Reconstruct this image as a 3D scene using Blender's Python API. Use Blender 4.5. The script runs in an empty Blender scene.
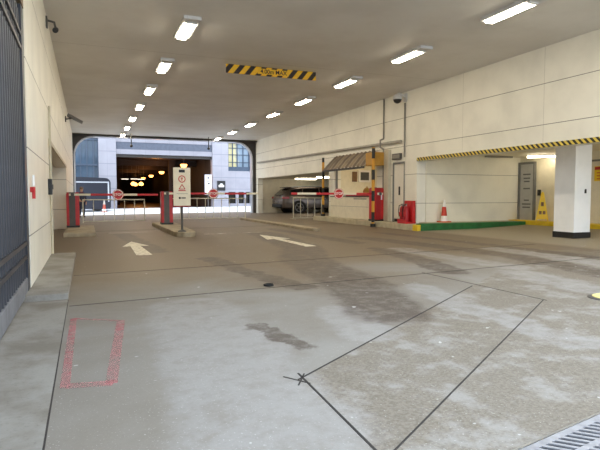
import bpy, bmesh, math, random
from mathutils import Vector, Matrix
random.seed(7)
S = bpy.context.scene
COL = S.collection
PI = math.pi
K = 0.0105                       # the floor falls gently towards the left wall
def gz(x, y=20): return K*x + (max(0, min(x, 13)-10.4)*.03 if y < 13.05 else 0)

# ------------------------------------------------------------------ materials
def lin(c):
    return tuple((v/12.92 if v <= .04045 else ((v+.055)/1.055)**2.4) for v in c)
def rgb(r, g, b): return lin((r/255, g/255, b/255)) + (1,)

class NT:
    def __init__(s, name):
        s.m = bpy.data.materials.new(name); s.m.use_nodes = True
        s.t = s.m.node_tree; s.n = s.t.nodes; s.l = s.t.links
        s.b = s.n['Principled BSDF']; s.out = s.n['Material Output']
        tc = s.n.new('ShaderNodeTexCoord'); s.co = tc.outputs['Object']
        sp = s.n.new('ShaderNodeSeparateXYZ'); s.l.new(s.co, sp.inputs[0])
        s.x, s.y, s.z = sp.outputs
    def link(s, v, inp):
        if isinstance(v, (int, float, tuple, list)):
            inp.default_value = v
        else: s.l.new(v, inp)
    def math(s, op, a, b=None, c=None, clamp=False):
        n = s.n.new('ShaderNodeMath'); n.operation = op; n.use_clamp = clamp
        s.link(a, n.inputs[0])
        if b is not None: s.link(b, n.inputs[1])
        if c is not None: s.link(c, n.inputs[2])
        return n.outputs[0]
    def mix(s, f, a, b):
        n = s.n.new('ShaderNodeMix'); n.data_type = 'RGBA'
        s.link(f, n.inputs[0]); s.link(a, n.inputs[6]); s.link(b, n.inputs[7])
        return n.outputs[2]
    def noise(s, scale, detail=4, rough=.55, vec=None, dist=0):
        n = s.n.new('ShaderNodeTexNoise'); n.inputs['Scale'].default_value = scale
        n.inputs['Detail'].default_value = detail; n.inputs['Roughness'].default_value = rough
        n.inputs['Distortion'].default_value = dist
        s.l.new(vec if vec is not None else s.co, n.inputs['Vector'])
        return n.outputs['Fac']
    def step(s, v, a, b):
        n = s.n.new('ShaderNodeMapRange'); n.interpolation_type = 'SMOOTHSTEP'
        s.link(v, n.inputs[0]); n.inputs[1].default_value = a; n.inputs[2].default_value = b
        return n.outputs[0]
    def scale(s, v3):
        n = s.n.new('ShaderNodeMapping'); n.inputs['Scale'].default_value = v3
        s.l.new(s.co, n.inputs[0]); return n.outputs[0]
    def line(s, c, c0, d, w):      # 1 on repeating thin lines of width w, spacing d
        f = s.math('FRACT', s.math('ADD', s.math('DIVIDE', s.math('SUBTRACT', c, c0), d), .5))
        a = s.math('MULTIPLY', s.math('ABSOLUTE', s.math('SUBTRACT', f, .5)), d)
        return s.math('LESS_THAN', a, w/2)
    def bump(s, h, strength=.3, dist=.01):
        n = s.n.new('ShaderNodeBump'); n.inputs['Strength'].default_value = strength
        n.inputs['Distance'].default_value = dist
        s.l.new(h, n.inputs['Height']); s.l.new(n.outputs[0], s.b.inputs['Normal'])
    def done(s, col, rough=.6, metal=0, spec=None):
        s.link(col, s.b.inputs['Base Color']); s.link(rough, s.b.inputs['Roughness'])
        s.b.inputs['Metallic'].default_value = metal
        if spec is not None: s.b.inputs['Specular IOR Level'].default_value = spec
        return s.m

def plain(name, c, rough=.55, metal=0, var=.10, nscale=6, spec=None):
    t = NT(name)
    f = t.noise(nscale, 4)
    d = tuple(v*(1-var*1.6) for v in c[:3]) + (1,)
    return t.done(t.mix(t.step(f, .35, .7), c, d), rough, metal, spec)
def emit(name, c, strength):
    t = NT(name); t.b.inputs['Emission Color'].default_value = c
    t.b.inputs['Emission Strength'].default_value = strength
    return t.done(c, .5)
def panels(name, c, axis, z0, dz, y0, dy, w=.014, rough=.45, dark=(.12,.11,.10,1), dirt=.08):
    t = NT(name)
    h = {'x': t.x, 'y': t.y}[axis]
    ln = t.math('MAXIMUM', t.line(t.z, z0, dz, w), t.math('MULTIPLY', t.line(h, y0, dy, w*.7), .45))
    n = t.noise(1.3, 5)
    base = t.mix(t.step(n, .35, .75), c, tuple(v*(1-dirt*1.5) for v in c[:3])+(1,))
    return t.done(t.mix(ln, base, dark), rough)
def stripes(name, a, b, fx, fy, fz, period, off=0, duty=.5, rough=.5):
    t = NT(name)
    v = t.math('ADD', t.math('ADD', t.math('MULTIPLY', t.x, fx), t.math('MULTIPLY', t.y, fy)), t.math('MULTIPLY', t.z, fz))
    f = t.math('FRACT', t.math('ADD', t.math('DIVIDE', v, period), off))
    return t.done(t.mix(t.math('LESS_THAN', f, duty), a, b), rough)

# --- floor: concrete, joints, tyre marks, stains and warm indoor tone
def floor_material():
    t = NT('concrete_floor')
    big = t.noise(.55, 6, .6, dist=.6)
    mid = t.noise(2.2, 6, .65)
    fine = t.noise(52, 4, .75)
    spk = t.noise(90, 2, .6)
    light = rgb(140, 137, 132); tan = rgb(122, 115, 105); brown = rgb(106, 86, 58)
    c = t.mix(t.step(big, .3, .7), light, tan)
    c = t.mix(t.math('MULTIPLY', t.step(mid, .45, .7), .22), c, rgb(112, 105, 96))
    # the saw-cut slab and the floor right of it are an older, coarser pour
    cr = t.math('SUBTRACT', t.math('MULTIPLY', t.math('SUBTRACT', t.x, 1.09), 1.98), t.math('MULTIPLY', t.math('SUBTRACT', t.y, 2.70), 2.91))
    slab = t.math('MULTIPLY', t.step(cr, -.01, .03), t.step(t.x, 1.06, 1.09))
    agg = t.mix(t.step(fine, .36, .66), rgb(130, 122, 110), rgb(104, 96, 85))
    agg = t.mix(t.math('MULTIPLY', t.step(t.noise(3.2, 6, .72), .47, .66), .8), agg, rgb(152, 149, 145))
    c = t.mix(t.math('MULTIPLY', slab, .9), c, agg)
    # indoor floor browned: staining, plus warm lamp light put into the colour
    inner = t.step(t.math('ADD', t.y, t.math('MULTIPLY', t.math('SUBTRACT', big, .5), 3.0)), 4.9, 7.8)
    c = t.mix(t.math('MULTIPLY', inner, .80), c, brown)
    # wobble for the stroke edges
    wx = t.math('ADD', t.x, t.math('MULTIPLY', t.math('SUBTRACT', t.noise(2.6, 6, .7), .5), .42))
    wy = t.math('ADD', t.y, t.math('MULTIPLY', t.math('SUBTRACT', t.noise(2.9, 6, .7), .5), .42))
    def seg(p, q, w, soft=.62):
        dx, dy = q[0]-p[0], q[1]-p[1]; L2 = dx*dx+dy*dy
        ax = t.math('SUBTRACT', wx, p[0]); ay = t.math('SUBTRACT', wy, p[1])
        h = t.math('DIVIDE', t.math('ADD', t.math('MULTIPLY', ax, dx), t.math('MULTIPLY', ay, dy)), L2, clamp=True)
        ex = t.math('SUBTRACT', ax, t.math('MULTIPLY', h, dx)); ey = t.math('SUBTRACT', ay, t.math('MULTIPLY', h, dy))
        d = t.math('SQRT', t.math('ADD', t.math('MULTIPLY', ex, ex), t.math('MULTIPLY', ey, ey)))
        return t.math('SUBTRACT', 1, t.step(d, w*soft, w))
    def acc(lines):
        a = None
        for w, *pts in lines:
            for p, q in zip(pts, pts[1:]):
                v = seg(p, q, w); a = v if a is None else t.math('MAXIMUM', a, v)
        return a
    grain = t.math('ADD', .35, t.math('MULTIPLY', t.step(t.noise(6, 6, .75), .34, .58), .65))
    pale = acc([(.20,(3.45,4.9),(3.2,3.8),(3.2,3.2),(3.1,2.6)), (.5,(.9,4.9),(.75,2.0)), (.35,(5.2,5.2),(5.0,4.0),(5.3,3.4)), (.28,(2.1,4.2),(1.95,3.4)), (.35,(7.0,7.6),(6.9,5.2)), (.3,(5.4,8.4),(5.5,5.6))])
    c = t.mix(t.math('MULTIPLY', t.math('MULTIPLY', pale, grain), .62), c, rgb(156, 154, 153))
    dark = acc([(.50,(4.4,13.5),(3.9,9.5),(3.2,7.6),(2.85,5.2)), (.46,(2.85,5.2),(2.45,3.9)), (.20,(1.85,8.6),(2.0,6.8),(2.25,5.4)),
                (.10,(1.24,3.95),(1.36,3.3)), (.34,(6.0,11.),(6.36,8.74),(6.49,6.58),(6.01,4.5)), (.22,(7.2,12.),(7.4,8.8),(7.45,5.4)),
                (.26,(5.1,8.6),(4.75,6.6),(4.45,5.6)), (.28,(.9,15.),(1.2,10.)), (.25,(5.2,15.),(5.3,9.8))])
    c = t.mix(t.math('MULTIPLY', t.math('MULTIPLY', dark, grain), .76), c, rgb(68, 54, 45))
    # the side bay floor is mixed towards a paler tone
    bay = t.math('MULTIPLY', t.step(t.x, 8.35, 8.75), t.math('LESS_THAN', t.y, 12.9))
    c = t.mix(t.math('MULTIPLY', bay, .75), c, rgb(158, 148, 126))
    # speckle
    c = t.mix(t.math('MULTIPLY', t.step(fine, .46, .72), t.math('ADD', .12, t.math('MULTIPLY', inner, .25))), c, rgb(92, 85, 77))
    c = t.mix(t.math('MULTIPLY', t.step(spk, .64, .74), .5), c, rgb(206, 206, 204))
    c = t.mix(t.math('MULTIPLY', t.step(t.noise(9, 2, .5), .74, .76), .6), c, rgb(208, 208, 206))
    t.bump(t.math('ADD', fine, t.math('MULTIPLY', mid, .6)), .22, .006)
    r = t.math('SUBTRACT', .78, t.math('MULTIPLY', inner, .22))
    return t.done(c, r)

M = {}
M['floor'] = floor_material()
M['walk'] = (lambda t: (t.bump(t.noise(40, 3), .2, .005), t.done(t.mix(t.math('MULTIPLY', t.step(t.noise(60, 3, .7), .5, .8), .4),
        t.mix(t.step(t.noise(1.7, 6, .65), .38, .66), rgb(146,143,137), rgb(120,114,105)), rgb(84,80,74)), .8))[1])(NT('pavement_concrete'))
M['joint'] = plain('joint_filler', rgb(52, 48, 46), .9)
M['ceiling'] = (lambda t: t.done(t.mix(t.line(t.y, 5.8, 6.0, .02), t.mix(t.step(t.noise(.9, 5), .35, .7), rgb(226,224,220), rgb(216,213,208)), rgb(190,186,180)), .6))(NT('painted_ceiling'))
M['wallR'] = panels('cream_wall_panels', rgb(238,235,223), 'y', .84, .85, 8.33, 2.55, w=.013, dark=(.2,.18,.15,1))
M['wallL'] = panels('cream_wall_panels_left', rgb(237,233,220), 'y', .62, .95, 9.2, 2.4, w=.013, dark=(.2,.18,.15,1))
M['wallA'] = panels('cream_wall_panels_recess', rgb(238,234,218), 'x', .84, .85, 8.9, 9.0, w=.012, dark=(.2,.18,.15,1))
M['cream'] = plain('cream_paint', rgb(232,224,202), .55, var=.05)
M['creamd'] = plain('cream_trim', rgb(200,192,170), .55, var=.06)
M['white'] = plain('white_paint', rgb(236,236,234), .45, var=.03)
M['pillar'] = plain('white_pillar_paint', rgb(238,239,240), .5, var=.05, nscale=2)
M['black'] = plain('black_paint', rgb(26,26,28), .5)
M['rubber'] = plain('black_rubber', rgb(22,22,23), .8)
M['red'] = plain('red_paint', rgb(196,30,34), .4, var=.12)
M['red2'] = plain('deep_red_paint', rgb(166,24,32), .45, var=.1)
M['grey'] = plain('grey_metal_paint', rgb(84,82,80), .5)
M['steel'] = plain('galvanised_steel', rgb(160,160,158), .42, .75)
M['pipe'] = plain('grey_conduit', rgb(136,132,124), .5)
M['trunk'] = plain('cable_trunking', rgb(172,168,158), .5)
M['rail'] = plain('pale_rail_paint', rgb(206,202,186), .45)
M['green'] = plain('green_kerb_paint', rgb(36,106,52), .6, var=.2)
M['yellow'] = plain('yellow_paint', rgb(232,196,38), .5, var=.12)
M['paleyel'] = plain('worn_yellow_cover', rgb(240,226,150), .5, var=.1)
M['yellowp'] = plain('yellow_plastic', rgb(240,204,40), .4, var=.04)
M['hazy'] = plain('board_yellow', rgb(244,190,26), .5, var=.03)
M['amber'] = plain('amber_paint', rgb(188,140,52), .5, var=.1)
M['orange'] = plain('orange_plastic', rgb(214,84,40), .45)
M['kerb'] = plain('kerb_concrete', rgb(172,160,136), .75, var=.22, nscale=4)
M['plat'] = plain('platform_concrete', rgb(190,180,154), .7, var=.15, nscale=4)
M['gate'] = plain('gate_navy_paint', rgb(62,65,73), .4, .25, var=.12)
M['gatebeam'] = plain('gate_beam_grey', rgb(132,134,140), .55, .2, var=.2)
M['pocket'] = plain('gate_pocket_shade', rgb(22,24,30), .8)  # near-black colour stands in for the shade behind the gate
M['soffit'] = plain('brown_soffit', rgb(140,120,96), .7)
M['bronze'] = plain('dark_bronze', rgb(58,54,52), .45, .3)
M['clad'] = panels('pale_cladding', rgb(156,154,164), 'x', .72, .84, 1.38, 1.12, w=.045, dark=(.22,.22,.26,1))
M['cladband'] = panels('pale_header_panels', rgb(146,144,154), 'x', -5, 50, .6, 1.65, w=.04, dark=(.16,.16,.18,1))
M['shutter'] = plain('blue_grey_shutter', rgb(84,90,106), .5)
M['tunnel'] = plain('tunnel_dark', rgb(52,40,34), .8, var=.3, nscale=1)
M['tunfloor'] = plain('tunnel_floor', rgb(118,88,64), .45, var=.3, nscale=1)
M['street'] = plain('paving_sun_in_colour', rgb(228,228,232), .7, var=.04, nscale=1)  # sunlight put into the near-white colour; no sun lamp reaches it
M['lamp'] = emit('batten_diffuser', (1.0, .88, .66, 1), 54)
M['lampw'] = emit('tube_lamp', (1.0, .88, .64, 1), 17)
M['lamps'] = emit('booth_lamp', (1.0, .88, .66, 1), 26)
M['sodium'] = emit('sodium_lamp', (1.0, .42, .09, 1), 6)
M['tube'] = emit('far_tube_lamp', (1.0, .88, .72, 1), 2.5)
M['housing'] = plain('lamp_housing', rgb(214,214,214), .5, var=.02)
M['haz'] = stripes('hazard_band', rgb(34,30,26), rgb(220,196,84), 0, 1, -1.0, .13)
M['hazb'] = stripes('hazard_board', rgb(36,24,22), rgb(244,190,26), 1, 0, -.8, .27, .12)
M['hazp'] = stripes('hazard_pole', rgb(28,25,24), rgb(206,150,46), 0, 0, 1, .66, .30, .52)
M['boom'] = stripes('boom_bands', rgb(230,222,200), rgb(190,34,40), 1, 0, 0, 1.36, -.37, .55)
M['cone'] = stripes('cone_sleeve', rgb(238,236,232), rgb(196,58,38), 0, 0, 1, 2, -.095, .13)
M['txt'] = plain('black_lettering', rgb(38,26,24), .6, var=0)
M['txtw'] = plain('white_lettering', rgb(240,236,232), .6, var=0)
M['txtr'] = plain('red_lettering', rgb(196,44,44), .6, var=0)
M['txtd'] = plain('grey_lettering', rgb(92,92,92), .6, var=0)
M['paint'] = (lambda t: t.done(t.mix(t.step(t.noise(14, 5, .7), .48, .66), rgb(226,220,204), rgb(160,148,130)), .7))(NT('worn_road_paint'))
def worn(name, c, a, b):
    t = NT(name); tr = t.n.new('ShaderNodeBsdfTransparent'); mx = t.n.new('ShaderNodeMixShader')
    t.done(c, .85); f = t.step(t.noise(4, 6, .75), a, b)
    t.l.new(t.math('ADD', t.math('MULTIPLY', f, .56), .44 if 'pink' in name else .2), mx.inputs[0]); t.l.new(t.b.outputs[0], mx.inputs[1]); t.l.new(tr.outputs[0], mx.inputs[2])
    t.l.new(mx.outputs[0], t.out.inputs['Surface']); return t.m
M['pink'] = worn('pink_spray_paint', rgb(200,128,130), .30, .80)
M['wornline'] = worn('faded_white_line', rgb(214,206,190), .42, .60)
M['glass'] = plain('blue_window_glass', rgb(64,86,108), .15, .0, var=.25, nscale=.8)
M['glassy'] = (lambda t: t.done(t.mix(t.step(t.math('ADD', t.math('SUBTRACT', 11.0, t.x), t.math('MULTIPLY', t.noise(3, 2), .5)), .55, .95), rgb(118,136,154), rgb(196,186,140)), .15))(NT('window_glass_lit_part'))  # yellow part is lit glass, its light painted into the colour
M['mull'] = plain('window_mullion', rgb(66,80,100), .4, .2)
M['navy'] = plain('navy_vehicle_paint', rgb(26,31,46), .4, var=.1)
M['trim'] = plain('silver_trim', rgb(190,194,204), .35, .3, var=.03)
M['carp'] = plain('car_paint', rgb(104,94,88), .25, .4, var=.03)
M['carg'] = plain('car_glass', rgb(20,20,22), .06, var=0)
M['tail'] = plain('tail_lens', rgb(150,20,26), .2, var=0)
M['alloy'] = plain('alloy_wheel', rgb(120,118,116), .3, .7)
M['awn'] = (lambda t: t.done(t.mix(t.step(t.math('ADD', t.noise(2.4, 4), t.math('MULTIPLY', t.line(t.y, 0, .56, .16), .22)), .42, .68), rgb(140,124,104), rgb(104,92,80)), .6))(NT('brown_awning_sheet'))
M['doorw'] = plain('white_door', rgb(232,226,214), .45, var=.03)
M['doorg'] = plain('grey_door', rgb(176,176,174), .5, var=.06)
M['frame'] = plain('grey_door_frame', rgb(118,118,116), .5)
M['wood'] = plain('brown_wood', rgb(126,92,60), .5, var=.2)
M['skin'] = plain('skin', rgb(196,150,122), .55, var=.05)
M['hair'] = plain('brown_hair', rgb(112,84,60), .7)
M['cloth'] = plain('navy_cloth', rgb(36,42,64), .85)
M['cloth2'] = plain('dark_maroon_cloth', rgb(84,30,50), .85)
M['shoe'] = plain('dark_shoe', rgb(24,22,24), .5)
M['grate'] = plain('grate_cast_metal', rgb(168,170,178), .5, .5, var=.15, nscale=20)
M['void'] = plain('drain_slot_shade', rgb(30,32,38), .9)  # dark colour painted for the shade in the drain slots
M['paper'] = plain('printed_paper', rgb(226,222,206), .6, var=.05)
M['mauve'] = plain('white_board', rgb(222,218,232), .5, var=.03)

# ------------------------------------------------------------------ mesh building
class MB:
    def __init__(s): s.bm = bmesh.new()
    def box(s, x0, x1, y0, y1, z0, z1, bev=0):
        b = s.bm
        v = [b.verts.new(p) for p in ((x0,y0,z0),(x1,y0,z0),(x1,y1,z0),(x0,y1,z0),(x0,y0,z1),(x1,y0,z1),(x1,y1,z1),(x0,y1,z1))]
        f = [b.faces.new([v[i] for i in q]) for q in ((3,2,1,0),(4,5,6,7),(0,1,5,4),(1,2,6,5),(2,3,7,6),(3,0,4,7))]
        if bev:
            es = list({e for q in f for e in q.edges})
            bmesh.ops.bevel(b, geom=es, offset=bev, segments=2, profile=.6, affect='EDGES')
        return s
    def cyl(s, p, q, r, n=12, r2=None, cap=True):
        p, q = Vector(p), Vector(q); d = (q-p).normalized()
        a = d.orthogonal().normalized(); c = d.cross(a); r2 = r if r2 is None else r2
        A = [s.bm.verts.new(p + (a*math.cos(i*2*PI/n)+c*math.sin(i*2*PI/n))*r) for i in range(n)]
        B = [s.bm.verts.new(q + (a*math.cos(i*2*PI/n)+c*math.sin(i*2*PI/n))*r2) for i in range(n)]
        for i in range(n):
            j = (i+1) % n; s.bm.faces.new((A[i], A[j], B[j], B[i]))
        if cap: s.bm.faces.new(A[::-1]); s.bm.faces.new(B)
        return s
    def prism(s, pts, axis, a, b):
        def P(u, v, w): return {'x': (w,u,v), 'y': (u,w,v), 'z': (u,v,w)}[axis]
        A = [s.bm.verts.new(P(u,v,a)) for u,v in pts]; B = [s.bm.verts.new(P(u,v,b)) for u,v in pts]
        n = len(pts)
        for i in range(n):
            j = (i+1) % n; s.bm.faces.new((A[i], A[j], B[j], B[i]))
        s.bm.faces.new(A[::-1]); s.bm.faces.new(B); return s
    def lathe(s, prof, c=(0,0,0), n=20):
        rows = []
        for r, z in prof:
            rows.append([s.bm.verts.new((c[0]+r*math.cos(i*2*PI/n), c[1]+r*math.sin(i*2*PI/n), c[2]+z)) for i in range(n)])
        for A, B in zip(rows, rows[1:]):
            for i in range(n):
                j = (i+1) % n; s.bm.faces.new((A[i], A[j], B[j], B[i]))
        s.bm.faces.new(rows[0][::-1]); s.bm.faces.new(rows[-1]); return s
    def ball(s, c, r, sc=(1,1,1), seg=14):
        m = Matrix.Translation(c) @ Matrix.Diagonal((sc[0]*r, sc[1]*r, sc[2]*r, 1))
        bmesh.ops.create_uvsphere(s.bm, u_segments=seg, v_segments=seg//2+2, radius=1, matrix=m); return s
    def torus(s, c, R, r, axis='y', n=24, m=8, a0=0, a1=2*PI):
        full = abs(a1-a0-2*PI) < 1e-6; rows = []; cnt = n if full else n+1
        for i in range(cnt):
            t = a0+(a1-a0)*i/n; ring = []
            for j in range(m):
                p = 2*PI*j/m; u = (R+r*math.cos(p))*math.cos(t); v = (R+r*math.cos(p))*math.sin(t); w = r*math.sin(p)
                q = {'y': (u,w,v), 'x': (w,u,v), 'z': (u,v,w)}[axis]
                ring.append(s.bm.verts.new((c[0]+q[0], c[1]+q[1], c[2]+q[2])))
            rows.append(ring)
        for i in range(n):
            A, B = rows[i], rows[(i+1) % cnt]
            for j in range(m):
                k = (j+1) % m; s.bm.faces.new((A[j], A[k], B[k], B[j]))
        return s
    def grid(s, rows):
        V = [[s.bm.verts.new(p) for p in r] for r in rows]
        for A, B in zip(V, V[1:]):
            for i in range(len(A)-1): s.bm.faces.new((A[i], A[i+1], B[i+1], B[i]))
        return s
    def tube(s, pts, r, n=10):
        for a, b in zip(pts, pts[1:]): s.cyl(a, b, r, n)
        for p in pts[1:-1]: s.ball(p, r, seg=10)
        return s
    def build(s, name, mat, parent=None, loc=(0,0,0), rot=0, smooth=False):
        bmesh.ops.recalc_face_normals(s.bm, faces=s.bm.faces[:])
        me = bpy.data.meshes.new(name); s.bm.to_mesh(me); s.bm.free()
        me.materials.append(M[mat] if isinstance(mat, str) else mat)
        if smooth:
            for p in me.polygons: p.use_smooth = True
        o = bpy.data.objects.new(name, me); COL.objects.link(o)
        o.location = loc; o.rotation_euler = (0,0,rot)
        if parent: o.parent = parent
        return o
def smooth_angle(o, ang=35):
    me = o.data; bm = bmesh.new(); bm.from_mesh(me)
    for e in bm.edges:
        if len(e.link_faces) == 2 and e.calc_face_angle(0) > math.radians(ang): e.smooth = False
    for f in bm.faces: f.smooth = True
    bm.to_mesh(me); bm.free(); return o
def tag(o, label, cat, group=None, kind=None):
    o['label'] = label; o['category'] = cat
    if group: o['group'] = group
    if kind: o['kind'] = kind
    return o
def thing(name, label, cat, loc=(0,0,0), rot=0, group=None):
    o = bpy.data.objects.new(name, None); COL.objects.link(o); o.empty_display_size = .1
    o.location = loc; o.rotation_euler = (0,0,rot)
    return tag(o, label, cat, group)
def struct(o): o['kind'] = 'structure'; return o
def copy_tree(o, parent=None):
    c = o.copy(); COL.objects.link(c)
    if parent: c.parent = parent
    for ch in list(o.children): copy_tree(ch, c)
    return c
def text(body, size, mat, name, parent, loc, rot=(PI/2,0,0), sx=1, ext=.002):
    cu = bpy.data.curves.new('lettering', 'FONT'); cu.body = body; cu.size = size
    cu.align_x = 'CENTER'; cu.align_y = 'CENTER'; cu.extrude = ext; cu.offset = size*.014
    t = bpy.data.objects.new('lettering_source', cu); COL.objects.link(t)
    bpy.context.view_layer.update()
    me = bpy.data.meshes.new_from_object(t.evaluated_get(bpy.context.evaluated_depsgraph_get()))
    bpy.data.objects.remove(t); bpy.data.curves.remove(cu)
    me.materials.clear(); me.materials.append(M[mat])
    o = bpy.data.objects.new(name, me); COL.objects.link(o)
    o.location = loc; o.rotation_euler = rot; o.scale = (sx,1,1); o.parent = parent
    return o
def strip(p, q, w, z=.0025, mb=None):          # a thin band lying on the sloping floor
    mb = mb or MB(); d = Vector((q[0]-p[0], q[1]-p[1])).normalized(); n = Vector((-d.y, d.x))*w/2
    c = [Vector(p)+n, Vector(q)+n, Vector(q)-n, Vector(p)-n]
    lo = [mb.bm.verts.new((v.x, v.y, gz(v.x)-.002)) for v in c]; hi = [mb.bm.verts.new((v.x, v.y, gz(v.x)+z)) for v in c]
    mb.bm.faces.new(hi)
    for i in range(4): mb.bm.faces.new((lo[i], lo[(i+1)%4], hi[(i+1)%4], hi[i]))
    return mb

# ------------------------------------------------------------------ the setting
ZC = 4.15; XL = -.57; XR = 8.9; YE = 28.4
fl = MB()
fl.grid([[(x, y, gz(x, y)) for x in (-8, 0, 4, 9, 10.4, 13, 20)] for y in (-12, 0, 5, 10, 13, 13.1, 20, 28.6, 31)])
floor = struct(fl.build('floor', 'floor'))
for i, (p, q, w) in enumerate([((-.17,5.42),(8.3,5.9),.015), ((-.17,7.5),(8.3,7.9),.010), ((4.08,5.75),(4.1,3.74),.008),
        ((1.09,2.70),(4.0,4.68),.011), ((1.13,2.80),(1.06,1.55),.012), ((.90,1.62),(4.10,3.78),.009),
        ((1.13,2.62),(1.03,2.78),.009), ((1.06,2.62),(1.16,2.78),.009), ((-.18,-3),(-.19,5.75),.010), ((-.15,16.6),(8.2,16.6),.02)]):
    strip(p, q, w).build('floor_joint', 'joint', floor)
struct(MB().box(-.95,-.19,-3,5.70,-.04,.008).build('floor_pavement', 'walk'))
struct(MB().box(-.85,-.19,5.80,10.0,-.04,.06,.008).build('floor_kerb_slab', 'walk'))
struct(MB().box(-2.4,20,3.6,28.7,ZC,ZC+.3).build('ceiling', 'ceiling'))

wl = MB()
wl.box(-.87,XL,6.32,10.05,0,ZC); wl.box(-.87,XL,10.05,18.3,1.95,ZC); wl.box(-.87,XL,18.3,28.4,0,ZC)
wl.box(-2.2,-.87,18.3,18.6,-.05,2.4)                                   # end wall of the bay
struct(wl.build('wall_left', 'wallL'))
wb = MB(); wb.box(-2.4,-2.2,9.5,18.6,-.05,2.4); wb.box(-2.2,-.87,9.75,10.0,-.05,2.4)
struct(wb.build('wall_left_bay', 'cream'))
struct(MB().box(-2.4,-.87,9.75,18.6,2.4,2.5).build('ceiling_bay', 'cream'))
tr = MB(); tr.box(XL,XL+.025,9.88,10.05,.06,2.02); tr.box(XL,XL+.02,10.05,18.3,1.95,2.02)
struct(tr.build('trim_bay', 'creamd'))
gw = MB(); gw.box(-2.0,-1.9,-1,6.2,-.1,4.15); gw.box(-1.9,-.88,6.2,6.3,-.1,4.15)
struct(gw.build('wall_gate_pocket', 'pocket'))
struct(MB().box(-1.9,-.57,2.6,6.32,3.02,4.15).build('wall_gate_header', 'soffit'))

wr = MB()
wr.box(XR,9.2,2.6,12.85,2.06,ZC); wr.box(XR,9.2,12.85,13.48,0,ZC); wr.box(XR,9.2,13.48,14.08,2.05,ZC); wr.box(XR,9.2,14.08,15.1,0,ZC)
wr.box(XR,9.2,15.1,18.35,2.1,ZC); wr.box(XR,9.2,15.1,18.35,0,.26); wr.box(XR,9.2,18.35,18.8,0,ZC); wr.box(XR,9.2,18.8,28.05,2.03,ZC); wr.box(XR,9.2,28.05,28.4,0,ZC)
struct(wr.build('wall_right', 'wallR'))
struct(MB().box(9.2,13.0,12.8,13.1,0,2.4).build('wall_recess_side', 'wallA'))
struct(MB().box(12.75,13.0,2.6,12.8,0,2.4).build('wall_recess_back', 'cream'))
struct(MB().box(9.2,13.0,2.6,12.8,2.26,2.5).build('ceiling_recess', 'cream'))
# booth and car bay behind the right wall
bw = MB(); bw.box(10.7,10.8,13.2,18.7,0,2.5); bw.box(9.2,10.7,18.62,18.8,0,2.5); bw.box(9.2,10.7,14.7,14.8,0,2.5)
struct(bw.build('wall_booth', 'cream'))
struct(MB().box(9.2,10.8,13.2,18.8,2.5,2.6).build('ceiling_booth', 'cream'))
cw = MB(); cw.box(9.2,18,28.25,28.4,0,2.5); cw.box(17.9,18,13.2,28.25,0,2.5); cw.box(13.6,14.0,23.2,23.6,0,2.04)
struct(cw.build('wall_car_bay', 'cream'))
struct(MB().box(9.2,18,18.8,28.4,2.04,2.2).build('ceiling_car_bay', 'creamd'))
# door in the right wall
d1 = MB().box(8.905,8.96,13.5,14.06,.26,2.03).build('door_1', 'doorw'); struct(d1)
MB().box(8.875,8.905,13.72,13.77,1.08,1.34,.005).build('door_handle', 'black', d1)
MB().box(8.89,8.905,13.72,14.02,.27,.35).build('door_vent', 'black', d1)
f1 = MB(); f1.box(8.87,9.1,14.06,14.10,.25,2.09); f1.box(8.88,9.1,13.47,13.5,.25,2.03); f1.box(8.86,9.1,13.47,14.06,2.03,2.09)
struct(f1.build('trim_door', 'frame'))
d2 = MB().box(12.69,12.75,12.2,12.72,.31,2.03).build('door_2', 'doorg'); struct(d2)
for zz, ww in ((1.72,.30),(1.60,.26),(1.50,.22),(1.28,.26),(.92,.20),(.80,.34),(.70,.3)):
    MB().box(12.685,12.69,12.46-ww/2,12.46+ww/2,zz-.02,zz+.02).build('door_lettering', 'txtd', d2)
f2 = MB(); f2.box(12.66,12.75,12.72,12.79,.31,2.1); f2.box(12.67,12.75,12.15,12.2,.31,2.1); f2.box(12.66,12.75,12.2,12.72,2.03,2.1)
struct(f2.build('trim_recess_door', 'frame'))
# platform, kerbs
struct(MB().box(8.4,XR,12.30,19.2,0,.25,.01).build('floor_platform', 'plat'))
tag(MB().box(8.39,8.50,12.06,12.295,.05,.255,.01).build('yellow_kerb_end', 'yellow'), 'short yellow painted kerb end between the cream platform and the green kerb', 'kerb')
tag(MB().box(8.505,12.28,12.06,12.295,.05,.285,.012).build('green_kerb', 'green'), 'long green painted kerb along the recess wall under the traffic cone', 'kerb')
tag(MB().box(12.3,12.745,2.8,12.79,.08,.31,.012).build('yellow_kerb', 'yellow'), 'yellow painted kerb under the grey door behind the white pillar', 'kerb')
tag(MB().box(8.955,12.28,12.3,12.795,.05,.285,.012).build('recess_plinth', 'plat'), 'pale concrete plinth behind the green kerb, under the traffic cone', 'kerb')
# hazard strip on the edge of the header
tag(MB().box(8.882,8.898,2.7,12.84,2.06,2.155).build('hazard_strip', 'haz'), 'black and yellow striped strip along the low header above the side bay', 'warning strip')
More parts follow.
